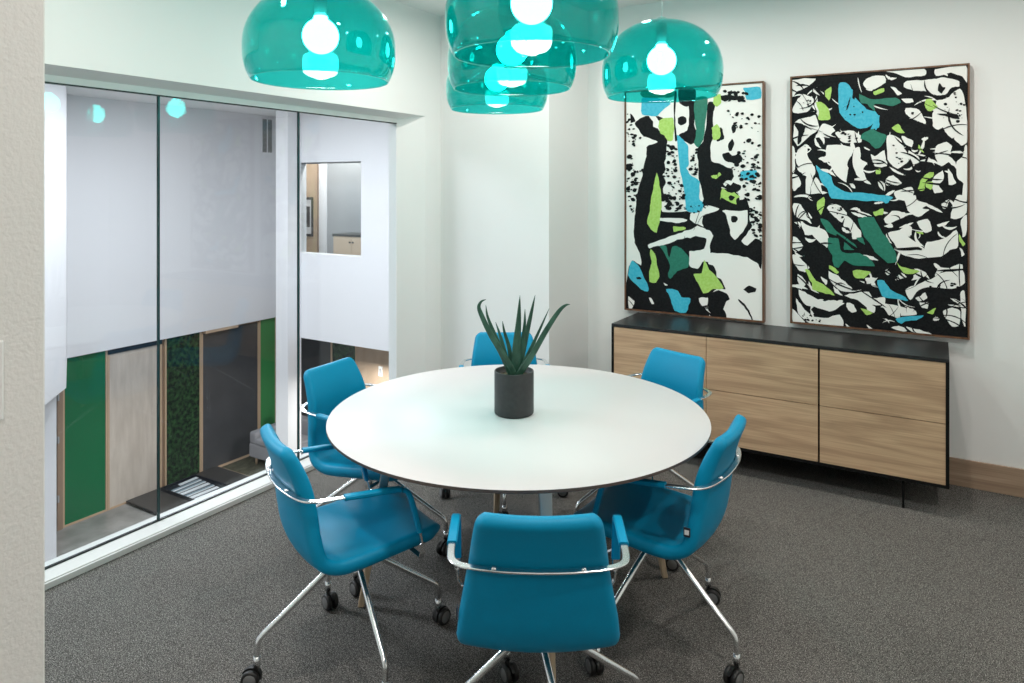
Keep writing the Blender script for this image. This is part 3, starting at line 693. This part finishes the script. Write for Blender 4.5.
painting(1.306, .82, 'left abstract painting, white ground with black trunk shape and cyan drip, walnut frame', ART1, DOT1, 'canvas', 3)
painting(2.388, .834, 'right abstract painting, dense black web over white with emerald patches, in walnut frame', ART2, DOT2, 'k', 8, (150, 110))

# ------------------------------------------------------------------ round table
TC = (1.679, 2.511)
tb = thing('round_table', (TC[0], TC[1], 0), 0, 'large round white conference table on four splayed legs', 'table')
rt = .763
MB().lathe([(0, .74), (rt-.0015, .74), (rt, .7385)], 128).build('tabletop', M['tablewhite'], tb, weld=True)
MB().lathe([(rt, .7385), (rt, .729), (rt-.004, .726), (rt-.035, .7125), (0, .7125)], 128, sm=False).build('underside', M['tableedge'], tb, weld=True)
def rot2(x, y, a): return (x*math.cos(a)-y*math.sin(a), x*math.sin(a)+y*math.cos(a))
for ang in (40.5, 130.5, 220.5, 310.5):
    a = R(ang)
    p0 = Vector((*rot2(.50, 0, a), .712)); p1 = Vector((*rot2(.632, 0, a), 0))
    def sect(t, w, d):
        c = p0.lerp(p1, t); ux = Vector((*rot2(1, 0, a), 0)); uy = Vector((*rot2(0, 1, a), 0))
        return [c+ux*sx*d+uy*sy*w for sx, sy in ((1, 1), (-1, 1), (-1, -1), (1, -1))]
    def seg_(t0, t1, s0, s1):
        vs = sect(t0, *s0)+sect(t1, *s1)
        return MB().add(vs, [(0, 1, 2, 3), (7, 6, 5, 4)]+[(i, (i+1) % 4, 4+(i+1) % 4, 4+i) for i in range(4)])
    lg = seg_(0, 1, (.021, .017), (.0125, .012)).build('leg', M['leg_wood'], tb, bevel=.004)
    seg_(0.0, .44, (.0235, .0195), (.0195, .0165)).build('sleeve', M['metal_grey'], lg, bevel=.004)
MB().strap([(*rot2(.5, 0, R(40.5)), .700), (*rot2(-.5, 0, R(40.5)), .700)], [(-.65, .76, 0)]*2, .05, .02).strap([(*rot2(.5, 0, R(130.5)), .696), (*rot2(-.5, 0, R(130.5)), .696)], [(.76, .65, 0)]*2, .05, .02).build('under_frame', M['metal_grey'], tb)

# ------------------------------------------------------------------ potted aloe
pa = thing('potted_aloe', (1.680, 2.476, .7402), 0, 'spiky aloe in a charcoal cylinder pot at the middle of the round table', 'potted plant')
MB().lathe([(0, 0), (.074, 0), (.079, .004), (.080, .01), (.080, .172), (.079, .174), (.075, .174), (.074, .172), (.073, .14), (0, .14)], 64).build('pot', M['pot'], pa, weld=True)
so = MB()
gs = 18
so.lathe([(0, .152)]+[(.0735*i/6, .150+.004*math.sin(i*2.1)) for i in range(1, 7)]+[(.0735, .138)], 40)
so.build('soil', M['soil'], pa, weld=True)
cam_r = Vector((math.cos(R(31)), math.sin(R(31)), 0)); cam_v = Vector((-math.sin(R(31)), math.cos(R(31)), 0))
# (sideways, away, up) control points in metres from the pot's centre
leaves = [
 ([(-.006, -.02, .15), (-.05, -.035, .26), (-.088, -.04, .345), (-.118, -.045, .42), (-.128, -.045, .455), (-.119, -.045, .478), (-.102, -.045, .487)], .017),
 ([(-.012, .01, .15), (-.045, .03, .24), (-.082, .045, .345), (-.10, .05, .40), (-.106, .052, .447)], .013),
 ([(-.012, 0, .15), (-.035, .0, .24), (-.055, .0, .32), (-.075, .0, .382)], .014),
 ([(-.006, .02, .15), (-.02, .04, .26), (-.040, .05, .33), (-.048, .055, .376)], .012),
 ([(.006, .0, .15), (.010, .0, .27), (.018, .0, .38), (.024, .0, .497)], .026),
 ([(.004, -.025, .15), (-.018, -.04, .21), (-.045, -.05, .262), (-.062, -.055, .292)], .019),
 ([(.012, .02, .15), (.03, .03, .26), (.043, .035, .36), (.045, .035, .432)], .014),
 ([(.014, .01, .15), (.040, .01, .28), (.066, .01, .40), (.086, .01, .497)], .018),
 ([(.012, -.01, .15), (.06, -.005, .25), (.10, .0, .34), (.143, .0, .441)], .012),
 ([(.008, -.03, .15), (.065, -.04, .24), (.13, -.045, .36), (.178, -.045, .436), (.205, -.045, .462), (.224, -.045, .466)], .017),
]
for P, w0 in leaves:
    pts = spline([cam_r*p[0]*(1.1 if p[0] < -.08 else 1)+cam_v*p[1]+Vector((0, 0, .15+(p[2]-.15)*.945)) for p in P], 6); n = len(pts)
    mb = MB(); vs = []; K = 8
    for i, p in enumerate(pts):
        t = (pts[min(i+1, n-1)]-pts[max(i-1, 0)]).normalized()
        radial = Vector((p.x, p.y, 0)); radial = radial if radial.length > 1e-3 else -cam_v
        # width axis is across the leaf, seen broadside from the camera side
        wd = cam_r - t*cam_r.dot(t); wd.normalize(); nd = t.cross(wd)
        s = i/(n-1); w = w0*.74*(1-s**1.6)**.85+.0006; th = w*.33+.0012*(1-s)
        for k in range(K):
            a = 2*math.pi*k/K
            c_, s_ = math.cos(a), math.sin(a)
            y_ = s_*th + (c_*c_)*w*.35
            vs.append(p+wd*c_*w+nd*-y_)
    fs = [(i*K+k, i*K+(k+1) % K, (i+1)*K+(k+1) % K, (i+1)*K+k) for i in range(n-1) for k in range(K)]+[tuple(range(K))[::-1], tuple(range((n-1)*K, n*K))]
    mb.add(vs, fs, 0, True).build('leaf', M['aloe'], pa)

# ------------------------------------------------------------------ pendant lamps
def make_pendant():
    t = thing('pendant_lamp', (0, 0, 0), 0, '', 'pendant lamp', 'teal dome pendant lamps over the round table')
    # origin at the rim plane's centre
    out = []
    for i in range(0, 11):                      # lower part: rim to widest
        s = i/10; out.append((.26-.026*(1-s)**2.8, .115*s))
    for i in range(1, 25):                      # dome
        a = math.pi/2*i/24; out.append((.26*math.cos(a)**.93 if i < 24 else .018, .115+.218*math.sin(a)))
    out = [p for p in out if p[0] >= .018]
    th = .003
    inn = [(max(r_-th, .015), z-(th if z > .2 else 0)) for r_, z in out]
    MB().lathe(out+inn[::-1]+[out[0]], 96).build('shade', M['teal'], t, weld=True)
    cz = .158
    prof = [(0, cz-.0625)]+[(.0625*math.sin(a), cz-.0625*math.cos(a)) for a in [math.pi*k/24 for k in range(1, 21)]]+[(.025, cz+.060), (.0235, cz+.070), (0, cz+.070)]
    MB().lathe(prof, 48).build('bulb', M['bulb'], t, weld=True)
    MB().lathe([(0, cz+.0765), (.024, cz+.0765), (.025, cz+.08), (.025, .335), (.020, .345), (0, .345)], 32).build('lamp_holder', M['clear'], t, weld=True)
    MB().lathe([(0, cz+.0785), (.0215, cz+.0785), (.0215, .322), (0, .322)], 24).build('socket', M['socket'], t, weld=True)
    L_ = CH-2.05
    MB().tube([(0, 0, .346), (.004, 0, .40), (-.003, .002, .46), (0, 0, .55), (0, 0, L_-.025)], .0022, 8).build('cord', M['cord'], t)
    MB().lathe([(0, L_-.028), (.05, L_-.026), (.055, L_-.02), (.055, L_-.001), (0, L_-.001)], 40).build('ceiling_rose', M['plastic'], t, weld=True)
    return t
lamps = [((1.300, 1.789, 2.029), 'teal transparent pendant lamp hanging alone at the left, in front of the glass wall'),
         ((2.109, 1.860, 2.052), 'frontmost and largest of the overlapping teal pendant lamps, cut off by the top edge'),
         ((1.685, 2.451, 2.052), 'middle teal pendant lamp of the overlapping stack, hanging over the table centre'),
         ((1.228, 3.064, 2.052), 'rearmost and lowest looking teal pendant lamp, behind the overlapping stack'),
         ((2.121, 2.994, 2.052), 'teal pendant lamp at the right, overlapping the top of the left painting')]
lp = make_pendant()
for i, (loc, lb) in enumerate(lamps):
    o = lp if i == 0 else copy_tree(lp)
    o.location = loc; o['label'] = lb

# ------------------------------------------------------------------ chairs
def caster_mb(swivel):
    """twin wheel caster, origin at the stem; wheels trail behind"""
    m = Matrix.Rotation(swivel, 4, 'Z')
    a = MB()
    def put(mb, prof, org, mi=0):
        mb.lathe(prof, 24, mi, mat=m @ Matrix.Translation(org) @ Matrix.Rotation(R(90), 4, 'Y'))
    for s in (-1, 1):
        put(a, [(0, s*.002), (.026, s*.002), (.030, s*.005), (.030, s*.015), (.027, s*.019), (.021, s*.019)], Vector((s*.004, -.018, .030)))
        put(a, [(.021, s*.019), (.019, s*.0205), (0, s*.021)], Vector((s*.004, -.018, .030)), 1)
    # hood
    hv = []
    for k in range(9):
        an = R(-10+22.5*k*.9); hv.append((-.018+.034*math.cos(an), .030+.034*math.sin(an)))
    pr = MB().prism(hv+[(-.018, .03)], -.005, .005, axis='x')
    a.add([m @ Vector(p) for p in pr.v], pr.f, 0)
    a.tube([m @ Vector((0, 0, .045)), m @ Vector((0, 0, .072))], .0075, 10, 0)
    a.tube([m @ Vector((0, 0, .066)), m @ Vector((0, 0, .10))], .0115, 12, 2)
    return a
def make_shell():
    prof = spline([Vector(p) for p in ((0, .248, .425), (0, .225, .440), (0, .15, .4415), (0, .05, .432), (0, -.06, .421), (0, -.135, .421), (0, -.186, .445), (0, -.214, .497), (0, -.226, .56), (0, -.232, .62), (0, -.238, .68), (0, -.256, .745), (0, -.287, .82))], 10)
    d = [0]
    for i in range(1, len(prof)): d.append(d[-1]+(prof[i]-prof[i-1]).length)
    Ltot = d[-1]
    # width keys (arclength fraction, half width)
    seat_end = .44
    def hw(s):
        keys = [(0, .205), (.12, .219), (.35, .226), (.5, .222), (.62, .212), (.78, .188), (.88, .176), (1, .160)]
        for (a, wa), (b, wb) in zip(keys, keys[1:]):
            if s <= b: t = (s-a)/(b-a); return wa+(wb-wa)*t
        return .163
    # resample: dense near both ends
    NV = 72; svals = []
    for i in range(NV+1):
        q = i/NV; svals.append(.5-.5*math.cos(math.pi*q) if q < .08 or q > .92 else None)
    sv = []
    e0 = [0, .0012, .004, .009, .016, .026, .038, .05]
    sv = e0+[.05+(.90)*i/50 for i in range(1, 50)]+[1-e for e in e0[::-1]]
    us = [-1+2*k/28 for k in range(29)]
    us = [math.copysign(1-(1-abs(u))**1.45, u) if abs(u) > 0 else 0 for u in us]
    def P(s):
        L = s*Ltot
        for i in range(len(d)-1):
            if L <= d[i+1]+1e-9:
                t = (L-d[i])/(d[i+1]-d[i]); p = prof[i].lerp(prof[i+1], t); tg = (prof[i+1]-prof[i]).normalized(); break
        i0 = max(i-1, 0); i1 = min(i+2, len(prof)-1); tg = (prof[i1]-prof[i0]).normalized()
        return p, tg
    top = []; bot = []
    for s in sv:
        p, tg = P(s); nrm = Vector((0, -tg.z, tg.y))      # points to the sitter's side after sign fix
        nrm = Vector((0, tg.z, -tg.y)) if False else nrm
        if nrm.dot(Vector((0, 1, 1))) < 0: nrm = -nrm
        w = hw(s); de_v = min(s, 1-s)*Ltot
        Rc = .036 if s > .5 else .07
        we = w if de_v > Rc else w-Rc+math.sqrt(max(Rc*Rc-(Rc-de_v)**2, 0))
        back = min(max((s-.42)/.2, 0), 1)
        thick = .0215+.003*(1-back)
        if s > .66: thick += .0035*math.sin(math.pi*min((s-.66)/.3, 1))
        rt_, rb_ = [], []
        for u in us:
            de = min((1-abs(u))*we, de_v); rb = .021
            h = thick*math.sqrt(max(1-(1-min(1, de/rb))**2, 0))
            cup = (.032*back+.012*(1-back))*u*u*(1.-.62*min(max((s-.72)/.28, 0), 1))
            c = p+Vector((u*we, 0, 0))+nrm*cup
            rt_.append(c+nrm*h); rb_.append(c-nrm*h)
        top.append(rt_); bot.append(rb_)
    nU = len(us); nV = len(sv); mb = MB()
    for G, flip in ((top, 0), (bot, 1)):
        vs = [p for row in G for p in row]
        fs = [(i*nU+k, i*nU+k+1, (i+1)*nU+k+1, (i+1)*nU+k) for i in range(nV-1) for k in range(nU-1)]
        mb.add(vs, fs, 0, True)
    return mb
def arm_path():
    """half path from the middle of the back to the seat's side (+x side)"""
    P = [(0, -.276, .679), (.08, -.272, .679), (.16, -.256, .678), (.205, -.238, .677), (.228, -.210, .675), (.236, -.16, .672), (.239, -.08, .667), (.242, .0, .662), (.244, .06, .658), (.245, .09, .650), (.246, .107, .628), (.247, .125, .57), (.248, .142, .50), (.247, .152, .455)]
    return P
def strap_dirs(P):
    out = []
    for i, p in enumerate(P):
        if i == 0: out.append((0, 1, 0)); continue
        t = Vector(P[min(i+1, len(P)-1)])-Vector(P[i-1])
        h = Vector((t.x, t.y, 0))
        if i >= 9: out.append((1, 0, 0)); continue
        h.normalize(); out.append((-h.y, h.x, 0))
    # keep them on one side: pointing inwards/outwards consistently
    return out
def make_chair():
    t = thing('office_chair', (0, 0, 0), 0, '', 'chair', 'turquoise leather armchairs around the round table')
    make_shell().build('seat_shell', M['leather'], t, weld=True)
    P = arm_path(); D = strap_dirs(P)
    Pf = spline(P, 5); Df = spline(D, 5)
    full = [Vector((-p.x, p.y, p.z)) for p in Pf[::-1]][:-1]+Pf
    fd = []
    for q in Df[::-1][:-1]: fd.append(Vector((q.x, -q.y, 0)) if False else Vector((-q.x, q.y, 0)))
    fd = fd+Df
    fr = MB().strap(full, fd, .020, .0065)
    for s in (-1, 1):   # studs fixing the bar to the back
        fr.tube([(s*.115, -.270, .679), (s*.115, -.245, .679)], .007, 10)
    # lower ends tuck under the seat
    for s in (-1, 1):
        fr.strap([(s*.247, .152, .457), (s*.246, .155, .425), (s*.234, .155, .405), (s*.15, .15, .402), (s*.05, .09, .402)], [(0, 1, 0)]*5, .020, .0065)
    fr.build('arm_frame', M['satin'], t)
    for s in (-1, 1):
        idx = [i for i in range(len(Pf)) if 28 <= i <= 60]
        pp = [Vector((s*Pf[i].x, Pf[i].y, Pf[i].z)) for i in idx]
        dd = [Vector((s*Df[i].x, Df[i].y, 0)) for i in idx]
        MB().strap(pp, dd, .027, .0155, rnd=.25).build('arm_pad', M['leather'], t)
    # brand-less side tag on the back's left edge
    tg = MB().box(-.2195, -.2165, -.190, -.168, .505, .535)
    tg.build('side_tag', M['tagdark'], t)
    MB().box(-.2202, -.2194, -.1865, -.1715, .512, .528).build('side_tag_patch', M['tagwhite'], t)
    MB().lathe([(0, .404), (.055, .404), (.06, .398), (.06, .385), (.045, .375), (.03, .36), (0, .36)], 32).box(-.09, .09, -.10, .10, .398, .405).build('hub', M['satin'], t)
    return t
def add_base(t, rel, swivels):
    """four-star base turned by rel against the seat"""
    for k in range(4):
        a = rel+R(90)*k
        def q(r_, z): return (r_*math.cos(a), r_*math.sin(a), z)
        lg = MB().tube([q(.012, .375), q(.03, .366), q(.12, .302), q(.22, .228), q(.305, .168), q(.320, .155), q(.327, .138), q(.328, .10), q(.328, .075)], [.011]*4+[.010]*3+[.0095]*2, 12).build('leg', M['chrome'], t)
        c = caster_mb(swivels[k]); c.build('caster', [M['rubber'], M['hubcap'], M['satin']], lg, loc=q(.328, 0))
proto = make_chair()
def ang_to(x, y): return math.atan2(y, x)
chairs = [  # hub x, y, facing degrees, base angle (world degrees), caster swivels, label
    (1.376, 1.872, 63, 61, (200, 100, 330, 60), 'turquoise leather armchair at front left of the table, its seat facing right'),
    (2.150, 1.820, 120, 137, (30, 120, 280, 190), 'turquoise leather armchair in the front, its back turned squarely to the viewer'),
    (2.268, 2.520, 180, 72, (10, 60, 140, 250), 'turquoise leather armchair at front right of the table, side on, facing left'),
    (1.940, 3.250, 250, 40, (40, 150, 220, 300), 'turquoise leather armchair at back right of the table, its back towards the sideboard drawers'),
    (1.165, 3.245, 303, 31, (80, 130, 200, 10), 'turquoise leather armchair directly behind the aloe, only its backrest top showing'),
    (.957, 2.445, 3, 29, (90, 10, 250, 160), 'turquoise leather armchair at back left, between the glass wall and the table'),
]
objs = [proto]+[copy_tree(proto) for _ in chairs[1:]]
for o, (x, y, f, b, sw_, lb) in zip(objs, chairs):
    o.location = (x, y, 0); o.rotation_euler = (0, 0, R(f-90)); o['label'] = lb
    add_base(o, R(b-(f-90)), [R(s_) for s_ in sw_])

# ------------------------------------------------------------------ lights
def area(name, loc, power, size, col, rot=(0, 0, 0), shape='DISK', spread=180):
    l = bpy.data.lights.new(name, 'AREA'); l.energy = power; l.color = col; l.shape = shape; l.spread = R(spread)
    if shape == 'RECTANGLE': l.size, l.size_y = size
    else: l.size = size
    o = bpy.data.objects.new(name, l); COL.objects.link(o); o.location = loc; o.rotation_euler = rot; return o
warm = (1., .94, .875); cool = (.93, .96, 1.)
spots = [(1.0, 1.35, 26), (2.6, 1.35, 26), (3.9, 1.5, 24), (.75, 3.35, 22), (2.9, 3.6, 26), (4.1, 3.4, 22), (1.7, 3.75, 20), (3.1, -.6, 30), (1.2, -1.2, 20)]
for i, (x, y, p) in enumerate(spots):
    t = thing('downlight', (x, y, CH), 0, 'small round recessed ceiling downlight', 'downlight', 'recessed ceiling downlights')
    MB().lathe([(.062, -.001), (.062, -.006), (.052, -.008), (.048, -.004), (.048, -.001)], 40).build('trim_ring', M['plastic'], t)
    area('downlight_beam', (x, y, CH-.02), p*DL, .09, warm, spread=175)
# unseen area lights added to brighten the atrium, lower floor and kitchen
for x, y in ((-2.0, 1.5), (-4.2, 1.2), (-2.2, 5.5), (-5.0, 6.0)):
    area('atrium_fill', (x, y, AC-.03), (65 if x < -4.5 else 50)*AL, (1.2, .6), cool, shape='RECTANGLE')
for x, y, p in ((-6.4, 6.8, 11), (-5.2, 9.3, 26)):
    area('lower_fill', (x, y, SF-.6), p*AL, (1.2, .3), (1, .96, .9), shape='RECTANGLE')
area('kitchen_fill', (-6.0, 9.4, AC-.1), 60, (1.5, .3), warm, shape='RECTANGLE')
w_ = bpy.data.worlds.new('world'); S.world = w_; w_.use_nodes = True
w_.node_tree.nodes['Background'].inputs['Color'].default_value = (.8, .9, 1, 1); w_.node_tree.nodes['Background'].inputs['Strength'].default_value = .05

# ------------------------------------------------------------------ camera
cd = bpy.data.cameras.new('camera'); cam = bpy.data.objects.new('camera', cd); COL.objects.link(cam)
cam.location = (3.158, 0, 1.658); cam.rotation_euler = (R(90), 0, R(31))
cd.sensor_width = 36; cd.lens = 710/1024*36; cd.shift_y = -(341.5-187)/1024; cd.clip_start = .05; cd.clip_end = 100
S.camera = cam
vs_ = S.view_settings
vs_.view_transform = 'Standard'; vs_.look = 'None'; vs_.gamma = 1; vs_.use_curve_mapping = False; vs_.exposure = EXPO
c_ = S.cycles
c_.use_denoising = True; c_.max_bounces = 12; c_.diffuse_bounces = 5; c_.glossy_bounces = 5; c_.transparent_max_bounces = 40; c_.sample_clamp_indirect = 8
c_.caustics_reflective = False
